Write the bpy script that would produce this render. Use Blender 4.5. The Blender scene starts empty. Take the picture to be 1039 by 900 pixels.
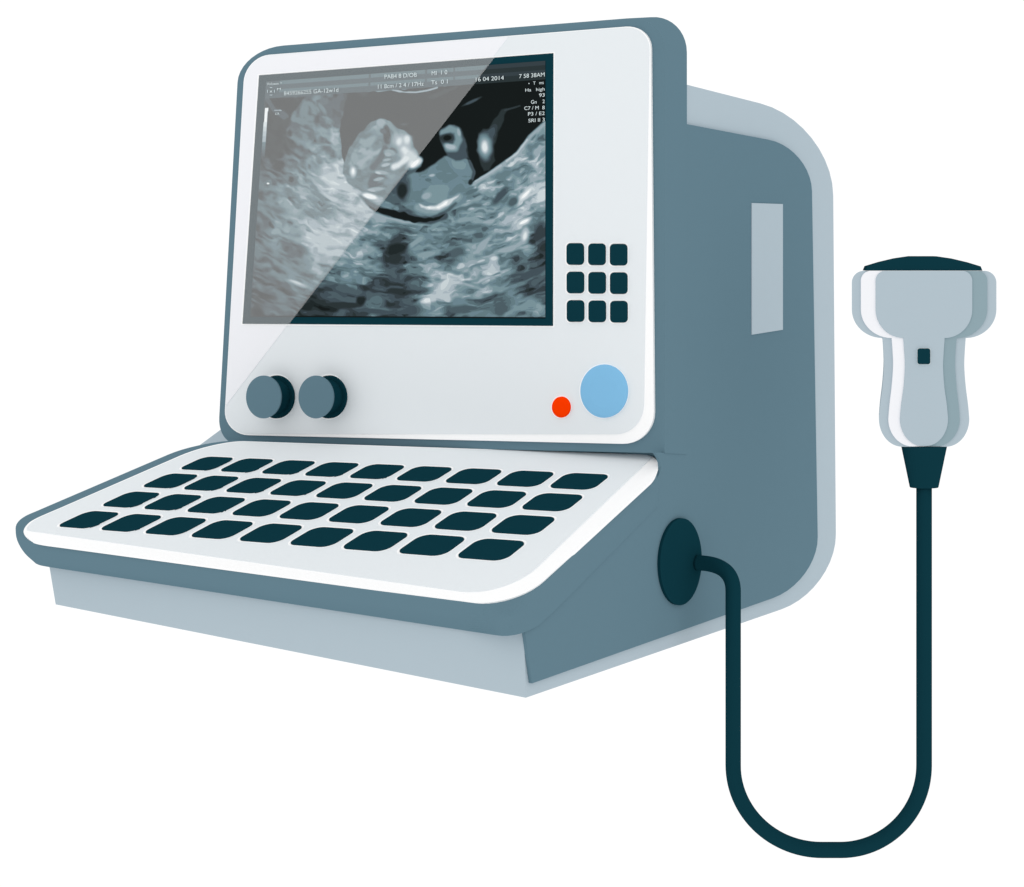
import bpy, bmesh, math
import numpy as np
from mathutils import Vector

# ------------------------------------------------------------------ camera model (metres)
# X runs along the machine's front (to its right), Y into its depth, Z up.
# origin = bottom corner where the front meets the right flank
PW, PH = 1039.0, 900.0
F, CX, CY = 1769.0, 519.5, 240.0
YAW = math.radians(35.1)
D = 1.23
FWD = Vector((-math.sin(YAW), math.cos(YAW), 0))
RGT = Vector((math.cos(YAW), math.sin(YAW), 0))
UPV = Vector((0, 0, 1))
CAM = -D * (((534 - CX) / F) * RGT + ((CY - 708) / F) * UPV + FWD)

def ray(px, py):
    return ((px - CX) / F) * RGT + ((CY - py) / F) * UPV + FWD

def hit(px, py, p0, n):
    d = ray(float(px), float(py))
    return CAM + d * ((p0 - CAM).dot(n) / d.dot(n))

def pl_y(y):                       # upright planes parallel to the front
    return (Vector((0, y, 0)), Vector((0, 1, 0)))
def pl_x(x):                       # planes parallel to the flank
    return (Vector((x, 0, 0)), Vector((1, 0, 0)))
def pl_hang(d):                    # upright plane in which the probe and its cable hang
    return (CAM + FWD * d, FWD.copy())
KS = 0.388
KN = Vector((0, -KS, 1)).normalized()
def pl_k(off=0.0, drop=0.0):       # sloping keyboard plane
    return (Vector((0, 0.016, 0.078 - drop)) + KN * off, KN.copy())

# ------------------------------------------------------------------ materials
def lin(c):
    c /= 255.0
    return c / 12.92 if c <= 0.04045 else ((c + 0.055) / 1.055) ** 2.4
def hexlin(h):
    return tuple(lin(int(h[i:i + 2], 16)) for i in (0, 2, 4)) + (1.0,)

def new_mat(name):
    m = bpy.data.materials.new(name); m.use_nodes = True
    nt = m.node_tree; nt.nodes.clear()
    return m, nt, nt.nodes.new('ShaderNodeOutputMaterial')

def flat(name, h, grain=0.0):
    m, nt, out = new_mat(name)
    b = nt.nodes.new('ShaderNodeBsdfDiffuse'); c = hexlin(h)
    b.inputs['Color'].default_value = c
    if grain:
        tc = nt.nodes.new('ShaderNodeTexCoord'); no = nt.nodes.new('ShaderNodeTexNoise')
        no.inputs['Scale'].default_value = 60; no.inputs['Detail'].default_value = 4
        mx = nt.nodes.new('ShaderNodeMix'); mx.data_type = 'RGBA'
        mx.inputs['A'].default_value = tuple(v * (1 - grain) for v in c[:3]) + (1,)
        mx.inputs['B'].default_value = tuple(min(1, v * (1 + grain)) for v in c[:3]) + (1,)
        nt.links.new(tc.outputs['Object'], no.inputs['Vector'])
        nt.links.new(no.outputs['Fac'], mx.inputs['Factor'])
        nt.links.new(mx.outputs['Result'], b.inputs['Color'])
    nt.links.new(b.outputs['BSDF'], out.inputs['Surface'])
    return m

M = dict(
    slate=flat('slate_plastic', '627E8B', 0.006),
    light=flat('pale_blue_grey_plastic', 'B0BFC8', 0.006),
    teal=flat('dark_teal_rubber', '0F3640'),
    white=flat('white_plastic', 'FFFFFF'),
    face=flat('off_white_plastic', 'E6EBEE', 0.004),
    sheen=flat('painted_highlight_white', 'F1F2F6'),  # glare and highlight tone painted on fascia and probe
    blue=flat('sky_blue_button', '83BDE3'),
    red=flat('red_button', 'FF3C00'),
    grip_shade=flat('painted_shade_grey', '8EA4AC', 0.006),  # shade tone painted down the right of the probe
    ink=flat('screen_lettering', 'DAE6E8'),
    inkdim=flat('screen_lettering_dim', 'C4D2D6'),
)
def film_mat():  # translucent white standing in for glare on the screen
    m, nt, out = new_mat('glare_film')
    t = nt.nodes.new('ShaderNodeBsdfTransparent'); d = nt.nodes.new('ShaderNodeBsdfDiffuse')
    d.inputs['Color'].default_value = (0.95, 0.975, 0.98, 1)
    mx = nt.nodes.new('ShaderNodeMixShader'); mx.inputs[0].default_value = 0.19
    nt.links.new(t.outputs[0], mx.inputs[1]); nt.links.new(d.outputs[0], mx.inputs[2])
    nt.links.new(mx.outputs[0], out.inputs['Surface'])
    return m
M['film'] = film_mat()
def scan_mat():
    m, nt, out = new_mat('ultrasound_scan')
    at = nt.nodes.new('ShaderNodeAttribute'); at.attribute_name = 'echo'
    cr = nt.nodes.new('ShaderNodeValToRGB'); cr.color_ramp.interpolation = 'CONSTANT'
    stops = [(0.0, '171C1C'), (.115, '222A2B'), (.165, '2D3638'), (.215, '374146'), (.265, '44525A'),
             (.315, '4E5F66'), (.365, '5A7077'), (.42, '657D84'), (.475, '6D8690'), (.525, '7A939A'),
             (.575, '879DA4'), (.63, '97A8B0'), (.69, 'A9B7BF'), (.75, 'BAC6CB'), (.81, 'CBD5D8'),
             (.87, 'DDE4E6'), (.93, 'F4F7F7')]
    el = cr.color_ramp.elements
    el[0].position, el[0].color = stops[0][0], hexlin(stops[0][1])
    el[1].position, el[1].color = stops[1][0], hexlin(stops[1][1])
    for p, h in stops[2:]:
        e = el.new(p); e.color = hexlin(h)
    b = nt.nodes.new('ShaderNodeBsdfDiffuse')
    nt.links.new(at.outputs['Fac'], cr.inputs['Fac'])
    nt.links.new(cr.outputs['Color'], b.inputs['Color'])
    nt.links.new(b.outputs['BSDF'], out.inputs['Surface'])
    return m
M['scan'] = scan_mat()

# ------------------------------------------------------------------ object helpers
COL = bpy.context.scene.collection
ORG = {}
def empty(name, loc, label, cat, group=None):
    o = bpy.data.objects.new(name, None); o.empty_display_size = 0.05
    o.location = loc; COL.objects.link(o); ORG[o] = Vector(loc)
    o['label'] = label; o['category'] = cat
    if group: o['group'] = group
    return o

def link_mesh(name, me, mat, parent=None, origin=None, label=None):
    """me holds world coordinates; give it a sensible origin and hang it on its parent"""
    n = len(me.vertices); co = np.empty(n * 3); me.vertices.foreach_get('co', co); co = co.reshape(-1, 3)
    c = Vector(origin) if origin is not None else Vector(((co.min(0) + co.max(0)) / 2).tolist())
    me.vertices.foreach_set('co', (co - np.array(c)).ravel()); me.update()
    o = bpy.data.objects.new(name, me); COL.objects.link(o); me.materials.append(mat)
    ORG[o] = c
    o.location = c - (ORG[parent] if parent else Vector())
    o.parent = parent
    if label: o['label'] = label
    return o

def bm_obj(name, bm, mat, parent=None, origin=None, label=None):
    bmesh.ops.recalc_face_normals(bm, faces=bm.faces)
    me = bpy.data.meshes.new(name); bm.to_mesh(me); bm.free()
    return link_mesh(name, me, mat, parent, origin, label)

def rings(bm, rs, cap0=True, cap1=True):
    """loft through rings of equally many points"""
    vs = [[bm.verts.new(p) for p in r] for r in rs]
    for a, b in zip(vs, vs[1:]):
        n = len(a)
        for i in range(n):
            j = (i + 1) % n
            bm.faces.new((a[i], a[j], b[j], b[i]))
    if cap0: bm.faces.new(vs[0])
    if cap1: bm.faces.new(vs[-1][::-1])

def plate(name, pts, thick, mat, parent, label=None, scale_back=1.0):
    """pts (world points on a plane) thickened along the vector thick"""
    bm = bmesh.new(); t = Vector(thick)
    c = sum((Vector(p) for p in pts), Vector()) / len(pts)
    back = [c + (Vector(p) - c) * scale_back + t for p in pts]
    rings(bm, [pts, back])
    return bm_obj(name, bm, mat, parent, None, label)

def rp(corners, n=10):
    """closed outline with rounded corners: (x, y, d_before, d_after)"""
    out = []; N = len(corners)
    for i, c in enumerate(corners):
        x, y = c[0], c[1]
        d1 = c[2] if len(c) > 2 else 0
        d2 = c[3] if len(c) > 3 else d1
        if d1 == 0:
            out.append((x, y)); continue
        p, q = corners[i - 1], corners[(i + 1) % N]
        a = np.array((p[0] - x, p[1] - y), float); b = np.array((q[0] - x, q[1] - y), float)
        a /= np.hypot(*a); b /= np.hypot(*b)
        P = np.array((x, y)); A = P + a * d1; B = P + b * d2; k = 0.5523
        A1 = A + (P - A) * k; B1 = B + (P - B) * k
        for j in range(n + 1):
            t = j / n
            v = (1 - t) ** 3 * A + 3 * (1 - t) ** 2 * t * A1 + 3 * (1 - t) * t * t * B1 + t ** 3 * B
            out.append((float(v[0]), float(v[1])))
    return out

def curve(pts, n=6):
    """Catmull-Rom through the points"""
    out = []; P = [pts[0]] + list(pts) + [pts[-1]]
    for i in range(1, len(P) - 2):
        p0, p1, p2, p3 = (np.array(P[j], float) for j in (i - 1, i, i + 1, i + 2))
        for j in range(n):
            t = j / n
            out.append(tuple(.5 * ((2 * p1) + (p2 - p0) * t + (2 * p0 - 5 * p1 + 4 * p2 - p3) * t * t + (3 * p1 - p0 - 3 * p2 + p3) * t ** 3)))
    return out + [pts[-1]]

def on(pl, pts):
    return [hit(x, y, *pl) for x, y in pts]

def ell(cx, cy, rx, ry, n=48, rot=0.0):
    c, s = math.cos(rot), math.sin(rot)
    return [(cx + rx * math.cos(a) * c - ry * math.sin(a) * s, cy + rx * math.cos(a) * s + ry * math.sin(a) * c)
            for a in (2 * math.pi * i / n for i in range(n))]

# ------------------------------------------------------------------ the machine
machine = empty('ultrasound_machine', (-0.25, 0.25, 0.0),
                'portable blue-grey ultrasound machine with a lit scan screen, knobs and sloping keyboard', 'ultrasound machine')

# body shell: profile on the flank, carried across to the other side
prof = rp([(533.5, 708), (848.6, 599, 59, 57), (844.9, 123.5, 75, 76), (697.3, 86), (692, 84.5), (692, 470), (682, 474), (682, 520), (560, 628), (531.5, 641)])
R0 = on(pl_x(0.0), prof)
L0 = []
for p in R0:
    z = p.z
    x = -0.4965 - min(z, 0.04) * 0.19 if (z < 0.10 and p.y < 0.2) else -0.44
    if z < 0.02 and p.y < 0.2: z += 0.0056
    L0.append(Vector((x, p.y, z)))
bm = bmesh.new(); rings(bm, [R0, L0])
chk = on(pl_y(0.25), [(190, 461), (246, 419.5), (280, 424), (280, 470), (190, 470)])
rings(bm, [chk, [p + Vector((0.004, 0.05, 0)) for p in chk]])
shell = bm_obj('body_shell', bm, M['light'], machine)

# darker flank panel
side = rp([(532.7, 641.5), (539.9, 693.4), (830.5, 590.5, 49, 46), (823.2, 150, 44, 44), (696, 125.8), (694, 450), (676, 450), (675.6, 459.3), (664.9, 459.1), (668.4, 464.4), (670.4, 469.5), (670.8, 475), (669, 481),
           (665.5, 487), (668, 500), (562, 613), (546, 630)])
panel = plate('side_panel', on(pl_x(0.003), side), (-0.0028, 0, 0), M['slate'], machine)
plate('vent_panel', on(pl_x(0.0038), [(763, 206), (794.4, 207), (794.4, 334.6), (763, 339.6)]), (-0.0018, 0, 0), M['light'], machine)
sock = ell(691, 570, 21.1, 44.2, 64, math.radians(2.2))
bm = bmesh.new(); s0 = on(pl_x(0.0056), sock)
c0 = sum(s0, Vector()) / len(s0)
rings(bm, [[p + Vector((-0.0032, 0, 0)) for p in s0], s0, [c0 + (p - c0) * 0.93 + Vector((0.0006, 0, 0)) for p in s0]])
socket = bm_obj('cable_socket', bm, M['teal'], machine)

# keyboard tray (dark rim), lofted downwards through rings that close in under a rounded edge
def tray_ring(left, back, right, low, yf):
    return rp([back, *right, low, (470, yf)] + list(reversed(curve(left, 8))))
T0 = tray_ring([(60, 508.7), (40, 517.3), (25.4, 523.8), (17.6, 530.5), (15.9, 538), (20, 545), (30, 549.4), (46, 551.6)],
               (207.5, 445.4, 40, 40), [(668, 463.6, 14, 12), (667, 479, 5, 5), (560, 584, 12, 12)], (523.5, 617.8, 38, 36), 610.4)
T1 = tray_ring([(60, 516), (42, 523.5), (29, 530), (19.6, 538), (17.0, 546.5), (21.5, 553.8), (32, 559.6), (47, 562.4)],
               (203, 456, 40, 40), [(667, 474, 12, 10), (670, 488.5, 5, 5), (562.7, 595.2, 12, 12)], (526, 632, 34, 34), 623.8)
T2 = tray_ring([(64, 526), (48, 533), (37, 540), (28, 548.5), (23.6, 557.5), (28, 564.2), (38, 569.2), (51, 571.4)],
               (208, 466, 36, 36), [(667, 486, 12, 10), (670, 501, 5, 5), (562.7, 609, 12, 12)], (528.5, 641.5, 30, 30), 632.8)
T3 = tray_ring([(68, 540), (54, 546), (45, 552), (38, 560), (35.0, 569.6), (39, 573.0), (46, 574.7), (56, 576.3)],
               (215, 480, 36, 36), [(667, 496, 12, 10), (670, 511, 5, 5), (562.7, 620, 12, 12)], (531, 648.8, 26, 26), 639.5)
def wall(pts, drop):
    # the tray's right end is a flat wall just proud of the flank panel
    out = []
    for x, y in pts:
        p = hit(x, y, *pl_k(0, drop))
        w = min(1, max(0, (x - 490) / 36)); w = w * w * (3 - 2 * w)
        xw = 0.0036 + drop * .03
        if w > 0 and y > 570 and p.x < xw: p = hit(x, y, *pl_x(p.x * (1 - w) + xw * w))
        out.append(p)
    return out
bm = bmesh.new()
tr = [np.array([tuple(p) for p in r]) for r in (on(pl_k(-0.0010), T0), wall(T1, 0.0095), wall(T2, 0.0190), wall(T3, 0.0275))]
tq = [tr[0]] + tr + [tr[-1]]; rr0 = []
for i in range(1, 4):
    p0, p1, p2, p3 = tq[i - 1:i + 3]
    for j in range(4):
        t = j / 4
        rr0.append(.5 * (2 * p1 + (p2 - p0) * t + (2 * p0 - 5 * p1 + 4 * p2 - p3) * t * t + (3 * p1 - p0 - 3 * p2 + p3) * t ** 3))
rr0.append(tr[-1])
rings(bm, [[Vector(q) for q in r] for r in rr0])
tray = bm_obj('keyboard_tray', bm, M['slate'], machine)
kb_white = rp([(218.5, 446.7, 40, 30), (672.5, 461.6, 22, 14), (663, 486.6, 5, 5), (522, 616.2, 40, 40)] +
              list(reversed(curve([(62, 514.9), (37, 525.8), (27.4, 532.4), (23.9, 540), (29, 546.8), (39.3, 551.0), (62, 554.3)], 5))))
plate('keyboard_plate', on(pl_k(0.0), kb_white), KN * -0.0016, M['white'], tray)
kb_face = rp([(219.2, 447.3, 40, 30), (656, 461.6, 10, 3), (661.5, 463.8, 2, 2), (518.5, 600.6, 36, 40), (470, 600.2, 6, 6)] +
             list(reversed(curve([(62, 515.5), (39, 525.7), (30.5, 531.4), (26.9, 536.7), (31, 538.5), (46.2, 540.6), (62, 542.9)], 5))))
plate('keyboard_face', on(pl_k(0.0006), kb_face), KN * -0.001, M['face'], tray)

# keyboard keys: 4 rows of 9 in the sloping plane
def homog(src, dst):
    A = []; b = []
    for (u, v), (x, y) in zip(src, dst):
        A.append([u, v, 1, 0, 0, 0, -u * x, -v * x]); b.append(x)
        A.append([0, 0, 0, u, v, 1, -u * y, -v * y]); b.append(y)
    h = np.linalg.solve(np.array(A), np.array(b)); return np.append(h, 1).reshape(3, 3)
H = homog([(0, 0), (1, 0), (1, 1), (0, 1)], [(56.5, 533.6), (510.8, 569.0), (619.8, 481.4), (207.8, 462.9)])
def hm(u, v):
    u -= .036 * u * (1 - u)
    q = H @ np.array((u, v, 1.0)); return (q[0] / q[2], q[1] / q[2])
def rrect(u0, v0, u1, v1, ru, rv, n=6, acute=1.0):
    pts = []; U1, V1 = ru, rv
    for sx, sy, a0, f in ((1, 1, 0, acute), (0, 1, 90, 1), (0, 0, 180, acute), (1, 0, 270, 1)):
        ru, rv = U1 * f, V1 * f
        cx = u1 - ru if sx else u0 + ru; cy = v1 - rv if sy else v0 + rv
        for j in range(n + 1):
            a = math.radians(a0 + 90 * j / n); pts.append((cx + ru * math.cos(a), cy + rv * math.sin(a)))
    return pts
KU, KV = 0.80, 0.75
pu, pv = 1 / (8 + KU), 1 / (3 + KV)
for r in range(4):
    for c in range(9):
        u0, v0 = c * pu, r * pv; u1, v1 = u0 + KU * pu, v0 + KV * pv
        o = [hm(*p) for p in rrect(u0, v0, u1, v1, 0.0215, 0.060, acute=.75)]
        key = plate('key', on(pl_k(0.0015), o), KN * -0.0009, M['teal'], machine)
        s = [hm(*p) for p in rrect(u0 - .0035, v0 - .010, u1 + .0035, v1 + .010, 0.0235, 0.068, acute=.75)]
        plate('key_surround', on(pl_k(0.0009), s), KN * -0.0006, M['white'], key)

# neck that carries the housing above the tray
bm = bmesh.new(); nk0 = [Vector(p) for p in ((-0.43, 0.200, .10), (-.012, 0.200, .10), (-.012, 0.200, .17), (-0.43, 0.200, .17))]
rings(bm, [nk0, [p + Vector((0, .05, 0)) for p in nk0]])
bm_obj('neck', bm, M['slate'], machine)
# upright screen housing
YU = 0.188
YB = hit(697, 250, *pl_x(0.0035)).y      # the housing's flanks flare slightly towards its back
front = rp([(242.8, 49.7, 34, 45), (674.5, 15.6, 38, 34), (674.5, 459.9), (221, 449.6, 18, 26)])
back = rp([(262, 52, 34, 45), (697, 14.2, 36.5, 39), (697, 461), (250, 447, 20, 26)])
bm = bmesh.new(); rings(bm, [on(pl_y(YU), front), on(pl_y(YB), back)])
housing = bm_obj('screen_housing', bm, M['slate'], machine)
fas = rp([(248.6, 57.4, 26, 25), (660, 25.0, 25, 24), (663.6, 451.1, 33, 32), (226.8, 441.0, 25, 25)])
plate('fascia', on(pl_y(YU - 0.0024), fas), (0, 0.0034, 0), M['white'], housing)
face = rp([(249.0, 57.9, 26, 25), (659.0, 25.9, 25, 24), (652.8, 440.6, 30, 28), (227.4, 440.4, 25, 25)])
plate('fascia_face', on(pl_y(YU - 0.0030), face), (0, 0.0012, 0), M['face'], housing)
# diagonal glare on the fascia, painted as a lighter plate
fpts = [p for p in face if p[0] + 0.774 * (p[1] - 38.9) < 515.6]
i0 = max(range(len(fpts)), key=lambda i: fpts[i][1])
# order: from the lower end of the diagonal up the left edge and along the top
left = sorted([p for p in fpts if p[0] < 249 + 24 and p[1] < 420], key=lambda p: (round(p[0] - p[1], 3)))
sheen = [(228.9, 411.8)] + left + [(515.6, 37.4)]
plate('painted_glare', on(pl_y(YU - 0.0033), sheen), (0, 0.0006, 0), M['sheen'], housing)

# display: dark surround, scan, lettering, painted glare film
YS = YU - 0.0042
scr = [(262.8, 76.4), (561.2, 53.9), (560.8, 330.7), (246.0, 328.5)]
halo = [(261.7, 75.2), (562.6, 52.6), (562.2, 332.2), (244.8, 329.9)]
disp = plate('display', on(pl_y(YS), scr), (0, 0.002, 0), M['teal'], machine)
plate('display_halo', on(pl_y(YU - 0.0037), halo), (0, 0.0010, 0), M['white'], disp)  # white halo outline shaped as a thin plate

img = [(269.9, 82.9), (553.3, 61.6), (553.3, 323.1), (253.9, 321.4)]
def poly_sd(X, Y, poly):
    """signed distance (inside negative) to a polygon"""
    d = np.full(X.shape, 1e9); ins = np.zeros(X.shape, bool); n = len(poly)
    for i in range(n):
        x0, y0 = poly[i]; x1, y1 = poly[(i + 1) % n]
        ex, ey = x1 - x0, y1 - y0
        t = np.clip(((X - x0) * ex + (Y - y0) * ey) / (ex * ex + ey * ey + 1e-9), 0, 1)
        d = np.minimum(d, np.hypot(X - x0 - t * ex, Y - y0 - t * ey))
        if y0 != y1:
            ins ^= ((y0 > Y) != (y1 > Y)) & (X < (x1 - x0) * (Y - y0) / (y1 - y0) + x0)
    return np.where(ins, -d, d)
def seg_sd(X, Y, pts, w):
    d = np.full(X.shape, 1e9)
    for (x0, y0, *_), (x1, y1, *_) in zip(pts, pts[1:]):
        ex, ey = x1 - x0, y1 - y0
        t = np.clip(((X - x0) * ex + (Y - y0) * ey) / (ex * ex + ey * ey + 1e-9), 0, 1)
        d = np.minimum(d, np.hypot(X - x0 - t * ex, Y - y0 - t * ey))
    return d - w
def sstep(a, b, x):
    t = np.clip((x - a) / (b - a), 0, 1); return t * t * (3 - 2 * t)
def vnoise(U, V, seed):
    rng = np.random.RandomState(seed); G = rng.rand(256, 256)
    iu = np.floor(U).astype(int); iv = np.floor(V).astype(int)
    fu = U - iu; fv = V - iv; fu = fu * fu * (3 - 2 * fu); fv = fv * fv * (3 - 2 * fv)
    g = lambda a, b: G[a % 256, b % 256]
    return ((g(iu, iv) * (1 - fu) + g(iu + 1, iv) * fu) * (1 - fv) + (g(iu, iv + 1) * (1 - fu) + g(iu + 1, iv + 1) * fu) * fv) * 2 - 1

TISSUE = [(100,190,.10),(150,230,.13),(210,200,.27),(230,260,.26),(190,330,.22),(130,330,.11),(95,330,.10),(100,400,.17),(270,200,.2),(310,180,.17),(310,240,.17),
 (280,280,.42),(310,330,.5),(250,360,.38),(180,400,.32),(300,400,.6),(230,450,.45),(150,470,.36),(90,480,.22),(330,470,.56),(260,520,.5),(240,500,.3),
 (200,540,.42),(130,580,.42),(80,560,.2),(60,650,.16),(110,660,.22),(180,620,.2),(180,580,.24),(230,600,.6),(300,600,.62),(380,560,.6),(280,680,.47),(180,690,.22),
 (200,735,.3),(130,760,.17),(60,780,.16),(150,820,.2),(330,640,.6),(400,620,.55),(430,560,.6),(390,520,.56),(350,720,.46),(420,690,.47),(400,640,.55),(460,600,.38),
 (500,635,.17),(490,680,.25),(490,720,.27),(530,560,.34),(540,610,.3),(430,770,.22),(330,770,.25),(270,800,.16),(300,740,.33),(380,830,.28),(440,790,.4),(500,770,.18),(520,720,.26),(520,820,.22),
 (560,830,.45),(560,690,.42),(560,740,.3),(600,640,.48),(570,590,.5),(640,580,.5),(700,560,.5),(680,650,.36),(640,770,.74),(665,745,.78),(620,800,.66),(700,720,.66),(780,730,.66),(760,690,.56),
 (740,820,.44),(700,830,.36),(830,700,.5),(870,640,.5),(900,690,.42),(950,590,.24),(965,560,.3),(960,660,.3),(900,715,.3),(960,740,.3),(870,770,.42),(820,780,.44),(880,820,.48),(960,840,.5),(810,620,.55),
 (905,580,.74),(900,545,.7),(860,540,.56),(780,600,.56),(760,520,.49),(720,460,.55),(760,430,.6),(800,440,.55),(830,460,.34),(850,390,.58),(920,330,.58),(960,290,.55),(900,460,.8),
 (960,460,.8),(930,400,.62),(960,520,.5),(880,480,.6),(800,500,.53),(690,520,.48),(640,540,.47),(600,560,.5)]
def paint_scan(ZX, ZY, U, V):
    # broad brightness of the tissue
    w = np.zeros_like(ZX); a = np.zeros_like(ZX)
    # polar frame of the convex array: streaks run along arcs
    dx, dy = ZX - 560, ZY + 260
    rr = np.hypot(dx, dy); an = np.arctan2(dx, dy) * 800
    wob = vnoise(an / 40, rr / 30, 3) * 9 + vnoise(an / 14, rr / 12, 4) * 4
    wx = ZX + wob + vnoise(an / 30, rr / 14, 5) * 14; wy = ZY + wob * .6
    for x, y, v in TISSUE:
        k = np.exp(-((wx - x) ** 2 + (wy - y) ** 2) / (2 * 24.0 ** 2)) + 1e-5
        w += k; a += k * v
    B = a / w
    r2 = rr + wob
    n = (vnoise(an / 34, r2 / 14, 11) * .75 + vnoise(an / 19, r2 / 8, 12) * .55 + vnoise(an / 70, r2 / 30, 13) * .35 + vnoise(an / 10, r2 / 4.5, 14) * .10)
    n = np.tanh(n * 2.0) * .62 + n * .18
    glare_side = 1 - sstep(-3, 3, (ZX - 808) + .774 * (ZY - 27))  # side of the diagonal under the painted glare
    amp = .06 + .035 * glare_side + .19 * np.clip(B, 0, .7)
    E = np.clip(.02 + B * .95 + n * amp, .05, .80)
    spark = vnoise(an / 30, r2 / 9, 21)
    E = E + np.where(B > .33, .13 * sstep(.5, .62, spark), 0) - np.where(B > .30, .11 * sstep(.5, .62, -spark), 0)
    fluidw = (vnoise(ZX / 16, ZY / 16, 31)) * 3
    def put(sd, v, soft=2.0, tex=0.0, E=None):
        m = 1 - sstep(-soft, soft, sd)
        return E * (1 - m) + (v + tex * n) * m
    def L(E, poly, v, soft=2.0, tex=0.0, wv=1.0): return put(poly_sd(ZX, ZY, poly) + fluidw * wv, v, soft, tex, E)
    def O(E, cx, cy, ra, rb, deg, v, soft=.35, wv=1.0):
        c, s = math.cos(math.radians(deg)), math.sin(math.radians(deg))
        p = (ZX - cx) * c + (ZY - cy) * s; q = -(ZX - cx) * s + (ZY - cy) * c
        sd = np.hypot(p / ra, q / rb) - 1 + fluidw * .05 * wv
        m = 1 - sstep(-soft, soft, sd); return E * (1 - m) + v * m
    def S(E, pts, w_, v, soft=2.0): return put(seg_sd(ZX, ZY, pts, w_) + fluidw * .4, v, soft, 0, E)
    # upper left fan of tissue
    E = L(E, [(92,150),(215,150),(200,175),(175,200),(165,240),(140,280),(150,330),(110,360),(92,330)], .09, 5, .03)
    E = S(E, [(96,155),(118,190),(150,215)], 7, .2); E = O(E, 150, 205, 16, 7, 35, .2)
    E = L(E, [(182,195),(205,165),(222,150),(240,175),(235,200),(240,260),(225,290),(170,285),(172,235)], .25, 4, .10)
    E = O(E, 212, 190, 12, 30, 12, .3)
    E = L(E, [(250,160),(345,140),(338,185),(325,240),(300,235),(262,200)], .165, 3, .02)
    E = L(E, [(255,185),(300,225),(322,255),(330,350),(300,360),(265,300),(258,240)], .3, 8, .16)
    E = O(E, 270, 185, 22, 7, 55, .3); E = O(E, 275, 165, 14, 12, 30, .24)
    E = L(E, [(300,240),(322,265),(332,330),(318,350),(296,290)], .5, 6, .16)
    # amniotic fluid
    E = L(E, [(352,140),(980,90),(980,222),(925,268),(880,328),(745,420),(600,440),(400,400),(350,390),(337,352),(328,290),(326,240),(338,190)], .06, 2)
    E = L(E, [(590,150),(700,112),(690,128),(640,145),(612,160),(598,152)], .14, 2); E = O(E, 400, 140, 14, 7, 40, .14); E = O(E, 740, 165, 34, 5, -25, .27); E = O(E, 527, 236, 14, 4, -5, .15)
    # bright rim of the far wall
    E = S(E, [(748,424),(790,398),(840,362),(885,330),(925,275),(972,232)], 7, .64, 4)
    E = S(E, [(850,352),(885,326),(915,285)], 3, .78, 3)
    E = S(E, [(752,416),(800,388),(832,366)], 3, .74, 3)
    # head
    E = L(E, [(336,390),(340,350),(358,305),(388,262),(425,230),(455,219),(484,224),(508,248),(530,260),(550,272),(563,310),(577,340),(580,366),(562,388),(545,402),(525,440),(480,468),(430,458),(385,445),(355,425)], .30, 3, .06)
    E = L(E, [(352,360),(370,310),(400,268),(440,238),(470,240),(470,262),(455,290),(462,312),(425,350),(400,380),(370,380)], .40, 4, .16)
    E = S(E, [(385,360),(430,330),(458,318)], 7, .5, 4); E = O(E, 420, 290, 26, 12, -40, .45); E = O(E, 455, 232, 14, 11, 10, .52, .3)
    E = O(E, 395, 318, 14, 6, -20, .5); E = O(E, 372, 340, 9, 14, 10, .46)
    E = S(E, [(478,232),(498,256),(505,275)], 6, .42, 3)
    E = O(E, 474, 272, 12, 30, -8, .13, .25); E = O(E, 462, 258, 12, 8, 20, .17, .3); E = S(E, [(468,312),(452,345),(430,372)], 10, .2, 4)
    E = O(E, 495, 318, 14, 8, 20, .17)
    E = L(E, [(352,375),(395,378),(392,398),(360,402),(345,395)], .27, 3); E = O(E, 367, 386, 10, 17, 0, .75, .5); E = O(E, 367, 384, 5, 10, 0, .92, .4)
    # face and hands
    E = O(E, 522, 290, 30, 24, 10, .62, .6); E = O(E, 512, 290, 9, 12, 15, .85, .5); E = O(E, 537, 284, 10, 14, 0, .84, .5)
    E = O(E, 545, 335, 34, 22, 45, .7, .6); E = S(E, [(528,315),(545,335),(528,350),(508,365),(495,370)], 9, .86, 6); E = S(E, [(545,330),(575,350)], 9, .74, 6)
    E = O(E, 560, 358, 26, 13, -35, .86, .5); E = O(E, 560, 360, 16, 6, -40, .99, .5)
    E = O(E, 482, 325, 17, 9, 8, .46); E = O(E, 476, 331, 9, 5, 8, .55); E = O(E, 474, 348, 12, 4, -8, .5); E = O(E, 470, 364, 15, 5, -14, .6)
    E = O(E, 430, 420, 16, 26, 10, .17, .4); E = O(E, 470, 400, 45, 6, 10, .2); E = O(E, 458, 388, 22, 6, 10, .5); E = O(E, 446, 389, 10, 4, 14, .66); E = O(E, 448, 409, 16, 5, -12, .52)
    E = O(E, 500, 405, 30, 9, 15, .4); E = O(E, 455, 424, 20, 5, -18, .2); E = O(E, 482, 418, 22, 9, -10, .36); E = O(E, 492, 432, 18, 7, 5, .3); E = O(E, 440, 440, 26, 6, -4, .5); E = O(E, 425, 444, 12, 4, 10, .6)
    # trunk
    E = L(E, [(535,402),(560,388),(590,382),(620,362),(655,338),(690,332),(722,336),(742,365),(752,392),(742,415),(728,425),(745,440),(720,480),(660,520),(580,525),(530,500),(500,470),(505,440)], .48, 5, .05)
    E = O(E, 700, 360, 34, 22, 30, .53, .4); E = S(E, [(733,352),(748,385),(742,410)], 5, .3, 3)
    E = O(E, 520, 440, 26, 42, 8, .27, .5); E = O(E, 521, 447, 14, 24, 8, .13, .4); E = O(E, 487, 470, 26, 12, 10, .33)
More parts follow.
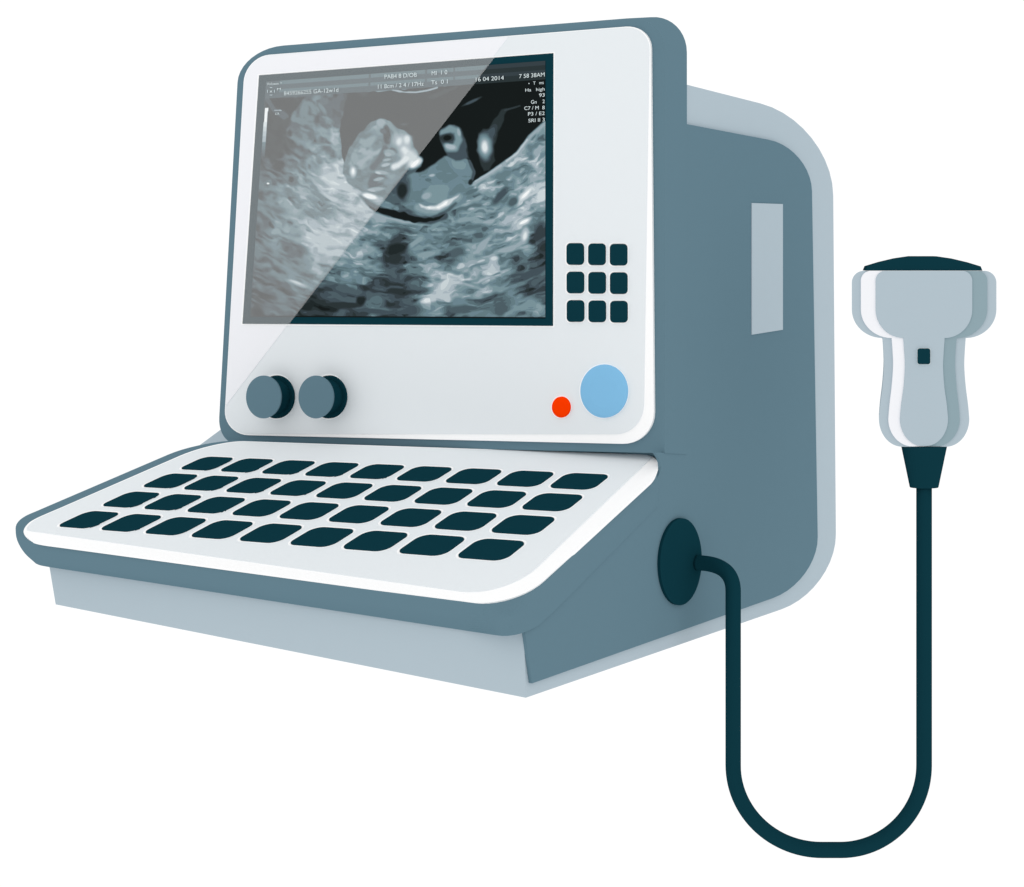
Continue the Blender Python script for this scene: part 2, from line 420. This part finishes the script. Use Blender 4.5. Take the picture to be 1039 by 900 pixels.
    E = O(E, 615, 397, 11, 5, -8, .7); E = O(E, 603, 411, 10, 5, 0, .37); E = O(E, 600, 440, 10, 4, -10, .37)
    E = O(E, 630, 455, 44, 28, -22, .575, .25); E = O(E, 598, 462, 14, 9, -20, .66)
    E = S(E, [(570,498),(600,508),(640,506),(676,484),(700,465)], 12, .58, 5)
    E = L(E, [(574,486),(600,493),(632,489),(660,475),(702,457),(700,465),(667,490),(640,505),(605,507),(582,499)], .86, 4)
    E = L(E, [(590,493),(612,497),(640,493),(664,479),(660,488),(636,501),(606,502)], .96, 3)
    E = S(E, [(640,520),(668,505),(690,485)], 5, .34, 4)
    # dark crescent under the trunk and the bright glints on its edge
    E = S(E, [(395,480),(450,520),(520,542),(590,545)], 8, .66, 7)
    E = S(E, [(440,502),(480,516),(530,524),(575,537),(610,540),(655,524)], 12, .3, 4)
    E = L(E, [(400,474),(440,496),(490,507),(530,515),(575,529),(620,533),(657,518),(640,535),(600,546),(555,544),(500,530),(450,516),(420,500)], .07, 3)
    E = S(E, [(395,462),(415,482),(440,495)], 8, .24, 6); E = O(E, 420, 463, 28, 9, 14, .8, .4); E = O(E, 420, 463, 22, 6, 14, .99, .3)
    E = O(E, 470, 490, 30, 6, 8, .5)
    # raised arm (ring) and hand
    E = L(E, [(640,268),(660,245),(685,239),(708,250),(722,285),(728,320),(735,345),(690,350),(665,335),(645,302)], .27, 4)
    E = S(E, [(650,262),(672,250),(694,258),(700,285),(688,312),(668,312)], 11, .55, 6); E = O(E, 672, 306, 18, 9, 15, .73, .5)
    E = O(E, 700, 262, 6, 14, -15, .66); E = O(E, 662, 278, 20, 13, -5, .2, .35); E = O(E, 664, 279, 12, 8, -5, .07, .3)
    E = L(E, [(757,300),(760,265),(775,248),(795,250),(815,215),(835,190),(850,188),(840,225),(822,265),(812,310),(812,350),(795,380),(778,385),(765,350)], .21, 5)
    E = S(E, [(845,192),(892,178)], 3, .22); E = O(E, 803, 265, 12, 26, 25, .27); E = O(E, 783, 302, 24, 44, 0, .36, .3)
    E = O(E, 783, 306, 17, 30, -4, .68, .6); E = O(E, 782, 308, 9, 17, -4, .92, .5)
    E = O(E, 737, 418, 7, 9, 20, .16, .4)
    # single strong echoes in the tissue
    for e in ((912,455,36,11,-45,.82),(912,455,22,5,-45,.95),(960,462,18,14,-40,.84),(905,543,26,9,-28,.8),(905,543,15,4,-28,.98),(908,582,12,24,10,.74),(908,588,6,13,10,.88),
              (775,615,34,9,-45,.68),(855,630,40,9,-12,.66),(810,660,15,10,-10,.72),(810,659,9,6,-10,.84),(830,460,34,11,-50,.3),(870,480,18,14,-30,.33),(955,575,16,30,10,.25),(560,610,36,7,-35,.62),
              (600,645,34,10,-8,.62),(655,750,44,15,-42,.76),(655,740,22,8,-55,.86),(690,640,28,13,-30,.33),(930,705,55,11,-25,.27),(700,800,22,18,-5,.5),(705,820,40,14,-5,.34),(830,820,18,22,10,.34),
              (740,448,22,6,-20,.38),(760,470,18,7,-25,.62),(845,395,30,12,-30,.46),(730,535,34,8,-10,.6),(790,545,24,7,-15,.68),(745,560,40,9,-12,.42),(505,628,34,20,-15,.15),(500,655,16,14,20,.17),
              (195,738,38,7,20,.55),(190,735,22,3.5,20,.75),(280,605,44,13,16,.66),(240,590,20,9,40,.72),(300,402,20,14,-10,.7),(262,418,30,8,30,.48),(126,572,12,10,10,.48),(440,790,26,18,10,.38),
              (392,790,14,20,20,.13),(350,760,60,12,14,.32),(345,805,50,9,2,.17),(440,825,60,7,4,.29),(300,470,30,7,25,.66),(345,440,24,6,20,.7),(370,500,22,6,14,.64),(260,460,30,8,30,.3),(230,520,24,6,35,.28)):
        E = O(E, *e, soft=.45)
    E = np.clip(E, 0, 1)   # then scan tones are brightened on the side behind the painted glare
    E = E + glare_side * (np.interp(E, [0, .07, .12, .16, .27, .38, .5, .65, .8, 1], [0, .06, .17, .26, .40, .53, .645, .76, .86, 1]) - E)
    # header band of the screen, scale bar, arc of the array
    hv = V
    E = np.where(hv < .073, .205 + .12 * glare_side, E)  # header tone also lifted behind the painted glare
    E = np.where((hv < .016) | ((hv > .036) & (hv < .050)), np.where((np.abs(U - .40) < .004) | (np.abs(U - .602) < .004) | (np.abs(U - .70) < .003), .205 + .12 * glare_side, .262 + .17 * glare_side), E)
    E = np.where((U < .055) & (hv < .073), .33, E)
    E = S(E, [(492,129),(530,135),(565,136),(600,130),(632,121)], 2.6, .74, 1.5)
    bar = poly_sd(ZX, ZY, [(89,184),(100,184),(92,292),(81,292)]); E = np.where(bar < 0, .95 - .25 * np.clip((ZY - 225) / 60, 0, 1), E)
    bar = poly_sd(ZX, ZY, [(81,292),(92,292),(88,345),(77,345)]); E = np.where(bar < 0, .5 - .25 * np.clip((ZY - 290) / 50, 0, 1), E)
    E = np.where(np.hypot((ZX - 99) / 4.5, (ZY - 422.5) / 2.6) < 1, .99, E)
    E = np.where((np.abs(ZX - 130) < 12) & (np.abs(ZY - 192) < 1.6), .7, E)
    E = np.where(V > .9945, .11, E)
    return np.clip(E, 0, 1)

NU, NV = 560, 520
c4 = [np.array(hit(x, y, *pl_y(YS - 0.0004))) for x, y in img]
uu, vv = np.meshgrid(np.linspace(0, 1, NU), np.linspace(0, 1, NV))
def bil(q): return (q[0] * (1 - uu[..., None]) + q[1] * uu[..., None]) * (1 - vv[..., None]) + (q[3] * (1 - uu[..., None]) + q[2] * uu[..., None]) * vv[..., None]
P3 = bil(c4)
# pattern coordinates: the picture's own grid (sheet of 1024 x 900 units laid over the display)
rel = P3 - np.array(CAM); dep = rel @ np.array(FWD)
qx = CX + F * (rel @ np.array(RGT)) / dep; qy = CY - F * (rel @ np.array(UPV)) / dep
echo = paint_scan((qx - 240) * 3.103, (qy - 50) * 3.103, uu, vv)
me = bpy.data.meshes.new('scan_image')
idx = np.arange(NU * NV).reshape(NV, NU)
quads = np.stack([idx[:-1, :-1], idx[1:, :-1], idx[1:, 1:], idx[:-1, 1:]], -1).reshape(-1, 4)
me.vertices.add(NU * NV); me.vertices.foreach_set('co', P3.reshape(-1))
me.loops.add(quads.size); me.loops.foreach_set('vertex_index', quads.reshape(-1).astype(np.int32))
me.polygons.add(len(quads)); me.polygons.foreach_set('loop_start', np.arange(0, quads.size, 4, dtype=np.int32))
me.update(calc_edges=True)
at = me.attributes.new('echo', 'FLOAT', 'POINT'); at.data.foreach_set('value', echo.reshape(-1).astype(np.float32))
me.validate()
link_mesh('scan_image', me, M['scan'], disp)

YT = YS - 0.0012
def lettering(s, x0, x1, yb0, yb1, h, mat='ink', bold=0.0):
    """one line of writing, fitted between two points of its base line (h = cap height)"""
    cu = bpy.data.curves.new('screen_text', 'FONT'); cu.body = s; cu.size = 1; cu.fill_mode = 'FRONT'; cu.offset = bold
    ob = bpy.data.objects.new('screen_text', cu); COL.objects.link(ob)
    bpy.context.view_layer.update()
    me = bpy.data.meshes.new_from_object(ob.evaluated_get(bpy.context.evaluated_depsgraph_get()))
    bpy.data.objects.remove(ob); bpy.data.curves.remove(cu); me.name = 'screen_text'
    n = len(me.vertices); co = np.empty(n * 3); me.vertices.foreach_get('co', co); co = co.reshape(-1, 3)
    A = np.array(hit(x0, yb0, *pl_y(YT))); Bp = np.array(hit(x1, yb1, *pl_y(YT))); C = np.array(hit(x0, yb0 - h, *pl_y(YT)))
    u = (co[:, 0] - co[:, 0].min()) / max(1e-6, np.ptp(co[:, 0])); v = co[:, 1] / 0.70
    me.vertices.foreach_set('co', (A + u[:, None] * (Bp - A) + v[:, None] * (C - A)).ravel()); me.materials.clear(); me.update()
    return link_mesh('screen_text', me, M[mat], disp)
for t in (('Voluson', 270.8, 282.6, 86.6, 85.9, 2.7), ('"', 284.6, 286.0, 86.2, 86.1, 2.4), ('x', 273.6, 276.4, 94.0, 93.8, 3.2), ('M', 281.2, 284.8, 91.6, 91.3, 2.2),
          ('8459266255 GA-12w1d', 288.2, 343.3, 96.8, 93.1, 4.1),
          ('PAB4 8 D/OB', 390.2, 423.0, 79.9, 77.8, 4.2), ('11 8cm / 2 4 / 17Hz', 383.5, 429.9, 90.0, 86.8, 4.2),
          ('MI  1 0', 438.0, 453.8, 76.4, 75.1, 4.2), ('Ts  0 1', 437.5, 454.2, 85.8, 84.6, 4.2),
          ('16 04 2014', 482.8, 511.2, 82.7, 80.8, 4.1), ('7 58 38AM', 526.8, 552.6, 79.4, 77.5, 4.1),
          ('•   T   ms', 536.2, 551.6, 86.3, 85.2, 3.2), ('Ha   high', 533.0, 552.6, 93.0, 91.8, 3.2), ('93', 547.0, 552.6, 98.4, 98.0, 3.6),
          ('Gn    2', 538.8, 552.6, 105.3, 104.6, 3.7), ('C7 / M  8', 532.0, 552.6, 111.6, 110.8, 3.6), ('P3 / E2', 535.8, 552.6, 117.4, 116.6, 3.6),
          ('SRI II 3', 536.2, 552.6, 124.2, 123.0, 3.6), ('CR', 279.3, 283.4, 116.7, 116.4, 2.2)):
    lettering(*t, bold=0.0)
bm = bmesh.new()
for a0 in range(0, 360, 90):      # dashed ring of the orientation mark
    o1 = [(275.0 + 3.9 * math.cos(math.radians(a0 + a)), 92.6 + 4.2 * math.sin(math.radians(a0 + a))) for a in range(-22, 23, 11)]
    o2 = [(275.0 + 3.2 * math.cos(math.radians(a0 + a)), 92.6 + 3.5 * math.sin(math.radians(a0 + a))) for a in range(22, -23, -11)]
    bm.faces.new([bm.verts.new(p) for p in on(pl_y(YT), o1 + o2)])
bm_obj('orientation_mark', bm, M['inkdim'], disp)
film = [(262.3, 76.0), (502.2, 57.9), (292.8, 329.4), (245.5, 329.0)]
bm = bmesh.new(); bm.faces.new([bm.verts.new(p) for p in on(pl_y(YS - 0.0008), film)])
bm_obj('glare_film', bm, M['film'], disp)  # screen glare painted as a translucent sheet

# keypad beside the display
YK = YU - 0.0030
for r in range(3):
    for c in range(3):
        x0 = 574.7 + 22.0 * c + 0.15 * r; y0 = 246.7 + 28.95 * r + 0.35 * c
        o = rrect(x0, y0, x0 + 17.3, y0 + 22.0, 4.0, 4.2)
        k = plate('keypad_key', on(pl_y(YK - 0.0016), o), (0, 0.0014, 0), M['teal'], machine)
        o = rrect(x0 - 1.3, y0 - 1.4, x0 + 18.6, y0 + 23.4, 5.0, 5.2)
        plate('key_surround', on(pl_y(YK - 0.0005), o), (0, 0.0010, 0), M['white'], k)

# round push buttons
def button(name, cx, cy, rx, ry, mat, parent):
    a = on(pl_y(YK - 0.0018), ell(cx, cy, rx, ry)); c = sum(a, Vector()) / len(a)
    bm = bmesh.new()
    rings(bm, [[p + Vector((0, 0.0014, 0)) for p in a], a, [c + (p - c) * .9 + Vector((0, -.0006, 0)) for p in a], [c + (p - c) * .6 + Vector((0, -.0011, 0)) for p in a]])
    b = bm_obj(name, bm, mat, parent)
    plate('button_surround', on(pl_y(YK - 0.0005), ell(cx, cy, rx + 1.0, ry + 1.0)), (0, .001, 0), M['white'], b)
    return b
button('push_button', 612.7, 396.9, 23.9, 27.0, M['blue'], machine)['label'] = 'large sky-blue round push button'
button('push_button', 569.2, 413.1, 9.3, 10.6, M['red'], machine)['label'] = 'small red round push button'

# two rotary knobs: flange, neck, slate cap
for cb, cc in ((280.0, 267.3), (333.2, 320.5)):
    base = on(pl_y(YK - 0.0026), ell(cb, 402.8, 17.7, 21.8)); c = sum(base, Vector()) / len(base)
    bm = bmesh.new()
    rings(bm, [[p + Vector((0, .0022, 0)) for p in base], base])
    nk = [c + (p - c) * .8 for p in base]
    rings(bm, [nk, [p + Vector((0, -.0168, 0)) for p in nk]])
    kn = bm_obj('knob', bm, M['teal'], machine)
    cap = on(pl_y(YK - 0.0214), ell(cc, 402.8, 17.7, 21.8))
    plate('knob_cap', cap, (0, .0018, 0), M['slate'], kn, scale_back=.985)
    plate('knob_surround', on(pl_y(YK - 0.0005), ell(cb, 402.8, 18.8, 22.9)), (0, .001, 0), M['white'], kn)

# ------------------------------------------------------------------ probe, hanging upright beside the machine
PD = 1.385
HP = pl_hang(PD)
base_pt = hit(937.6, 494.4, *HP)
probe = empty('ultrasound_probe', base_pt, 'pale grey curved-array ultrasound probe held head-up on its dark cable', 'ultrasound probe')
def half(pts):       # mirror a left-hand outline (listed from top to bottom) to a closed one
    cx = 937.65
    return pts + [(2 * cx - x, y) for x, y in reversed(pts)]
def layer(head_l, neck_l, waist_l, bulge_l, end_x, end_y, rtop):
    """left-hand outline of one layer of the probe: head, shoulder, waist, rounded foot"""
    T = 274.8; yb, ry, by = 343.0, 29.0, 425.0
    q = [math.radians(90 * j / 12) for j in range(13)]
    pts = [(head_l + rtop - rtop * math.sin(a), T + rtop - rtop * math.cos(a)) for a in q]
    pts += [(head_l + (neck_l - head_l) * (1 - math.cos(a)), yb - ry + ry * math.sin(a)) for a in q]
    pts += curve([(neck_l, 344.5), (neck_l + .9, 357), ((neck_l + waist_l) / 2 + .8, 372), (waist_l - 1.2, 392), (bulge_l + 1.2, 411), (bulge_l, by)])
    pts += [(bulge_l + (end_x - bulge_l) * (1 - math.cos(a)), by + (end_y - by) * math.sin(a)) for a in q[1:]]
    return pts
def pplate(name, pts, dfront, thick, mat, parent, sb=1.0, label=None):
    return plate(name, on(pl_hang(PD - dfront), pts), FWD * thick, mat, parent, label, sb)
outer = half(layer(864.3, 895.5, 896.6, 891.8, 915.5, 453.3, 12))
# the back of the shell is rounded off: three receding rings
bm = bmesh.new()
o0 = on(pl_hang(PD), outer)
def back_ring(pts, d, s):
    c = Vector(base_pt) + UPV * 0.075
    ax = []
    for p in pts:
        q = p - c; h = q.dot(RGT)
        ax.append(c + RGT * (h * s + .0) + UPV * (q.dot(UPV) * (1 - (1 - s) * .35) + .002) + FWD * d)
    return ax
rings(bm, [o0, back_ring(o0, .012, .93), back_ring(o0, .024, .72), back_ring(o0, .029, .45)])
pshell = bm_obj('probe_shell', bm, M['light'], probe)
midl = layer(873.6, 904.9, 906.0, 901.4, 926.0, 453.0, 10)  # middle layer carries the painted highlight and shade of the probe
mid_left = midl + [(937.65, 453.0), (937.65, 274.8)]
pplate('shading_strip', mid_left, .0012, .0018, M['sheen'], probe, label='off-white painted highlight strip down the left of the probe')
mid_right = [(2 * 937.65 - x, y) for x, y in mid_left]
pplate('shading_strip', mid_right, .0012, .0018, M['grip_shade'], probe, label='darker grey painted shade strip down the right of the probe')
inner = half(layer(888.8, 916.9, 918.4, 913.4, 936.0, 452.6, 10))
pplate('front_shell', inner, .0022, .0018, M['light'], probe)
# lens at the top
cap_l = [(937.65, 259.3), (925, 260.0), (910, 262.2), (894, 266.0), (880.2, 270.2), (878.4, 274.6)]
capo = half(cap_l[1:])
bm = bmesh.new(); cf = on(pl_hang(PD - .0010), capo); cc = sum(cf, Vector()) / len(cf)
rings(bm, [cf, [p + FWD * .012 + UPV * 0.0 for p in cf], [cc + (p - cc) * .8 + FWD * .024 for p in cf]])
bm_obj('lens_cap', bm, M['teal'], probe)
b = rrect(931.2, 353.6, 943.9, 369.5, 2.2, 2.2)
pb = pplate('probe_button', b, .0036, .0020, M['teal'], probe)
pplate('button_surround', rrect(930.4, 352.8, 944.7, 370.3, 2.6, 2.6), .0027, .0010, flat('pale_rim', 'C9D5DA'), pb)
# strain relief: a tapering collar
def lathe_ring(px, py, rpx, d=PD + .008, n=32):
    c = hit(px, py, *pl_hang(d)); r = rpx / F * d
    return [c + RGT * (r * math.cos(2 * math.pi * i / n)) + FWD * (r * .62 * math.sin(2 * math.pi * i / n)) for i in range(n)]
bm = bmesh.new(); rings(bm, [lathe_ring(937.6, 452.2, 23.0), lathe_ring(937.6, 453.2, 23.0), lathe_ring(937.6, 493.8, 14.6), lathe_ring(937.6, 494.5, 14.2)])
bm_obj('strain_relief', bm, M['teal'], probe)

# ------------------------------------------------------------------ cable
CD = PD + .008
pts = []
sc = Vector((0.008, c0.y, 0)); p_s = hit(707, 571.0, *pl_x(0.0062))
hang = pl_hang(CD)
def bez(a, b_, c_, d_, n):
    return [a * (1 - t) ** 3 + b_ * 3 * t * (1 - t) ** 2 + c_ * 3 * t * t * (1 - t) + d_ * t ** 3 for t in (i / n for i in range(n))]
A = p_s; Dn = hit(743.9, 600, *hang)
A2 = hit(727, 571.5, *pl_hang(((A - CAM).dot(FWD) * 2 + CD) / 3)); D2 = hit(743.9, 577, *hang)
pts += bez(A, A2, D2, Dn, 24)
pts += [hit(743.9, y, *hang) for y in np.linspace(600, 770, 8)]
pts += [hit(834 - 90.1 * math.cos(a), 776.5 + 85.9 * math.sin(a), *hang) for a in np.linspace(0, math.pi / 2, 30)]
pts += [hit(853 + 84.6 * math.sin(a), 776.5 + 85.9 * math.cos(a), *hang) for a in np.linspace(0, math.pi / 2, 30)]
pts += [hit(937.6, y, *hang) for y in np.linspace(770, 489, 12)]
bm = bmesh.new(); N = 20; RAD = 7.85 / F * CD; rr_ = []
prev = None
for i, p in enumerate(pts):
    t = (pts[min(i + 1, len(pts) - 1)] - pts[max(i - 1, 0)]).normalized()
    if prev is None: n_ = t.cross(UPV).normalized()
    else: n_ = (prev - t * prev.dot(t)).normalized()
    prev = n_; b_ = t.cross(n_)
    rr_.append([p + (n_ * math.cos(2 * math.pi * k / N) + b_ * math.sin(2 * math.pi * k / N)) * RAD for k in range(N)])
rings(bm, rr_)
cable = bm_obj('probe_cable', bm, M['teal'], None, origin=pts[0])
cable['label'] = 'dark teal cable looping from the machine flank down and up to the probe'; cable['category'] = 'cable'
for p in cable.data.polygons: p.use_smooth = True

# ------------------------------------------------------------------ plain white studio backdrop far behind
bc = CAM + FWD * 7.0
bm = bmesh.new()
bm.faces.new([bm.verts.new(bc + RGT * x + UPV * z) for x, z in ((-9, -7), (9, -7), (9, 7), (-9, 7))])
bd = bm_obj('backdrop', bm, M['white'], None)
bd['kind'] = 'structure'

# ------------------------------------------------------------------ light tent: even white light from all around
w = bpy.data.worlds.new('World'); bpy.context.scene.world = w; w.use_nodes = True
bg = w.node_tree.nodes.get('Background') or w.node_tree.nodes.new('ShaderNodeBackground')
bg.inputs['Color'].default_value = (1, 1, 1, 1); bg.inputs['Strength'].default_value = 1.04

# ------------------------------------------------------------------ camera
cd = bpy.data.cameras.new('camera'); co = bpy.data.objects.new('camera', cd); COL.objects.link(co)
cd.sensor_fit = 'HORIZONTAL'; cd.sensor_width = 36.0; cd.lens = F / PW * 36.0
cd.shift_x = 0.0; cd.shift_y = (CY - PH / 2) / PW
cd.clip_start = 0.05; cd.clip_end = 100
co.location = CAM; co.rotation_euler = (math.pi / 2, 0, YAW)
sc_ = bpy.context.scene; sc_.camera = co
sc_.view_settings.view_transform = 'Standard'; sc_.view_settings.look = 'None'
sc_.view_settings.exposure = 0; sc_.view_settings.gamma = 1
sc_.cycles.max_bounces = 24; sc_.cycles.diffuse_bounces = 16; sc_.cycles.transparent_max_bounces = 16
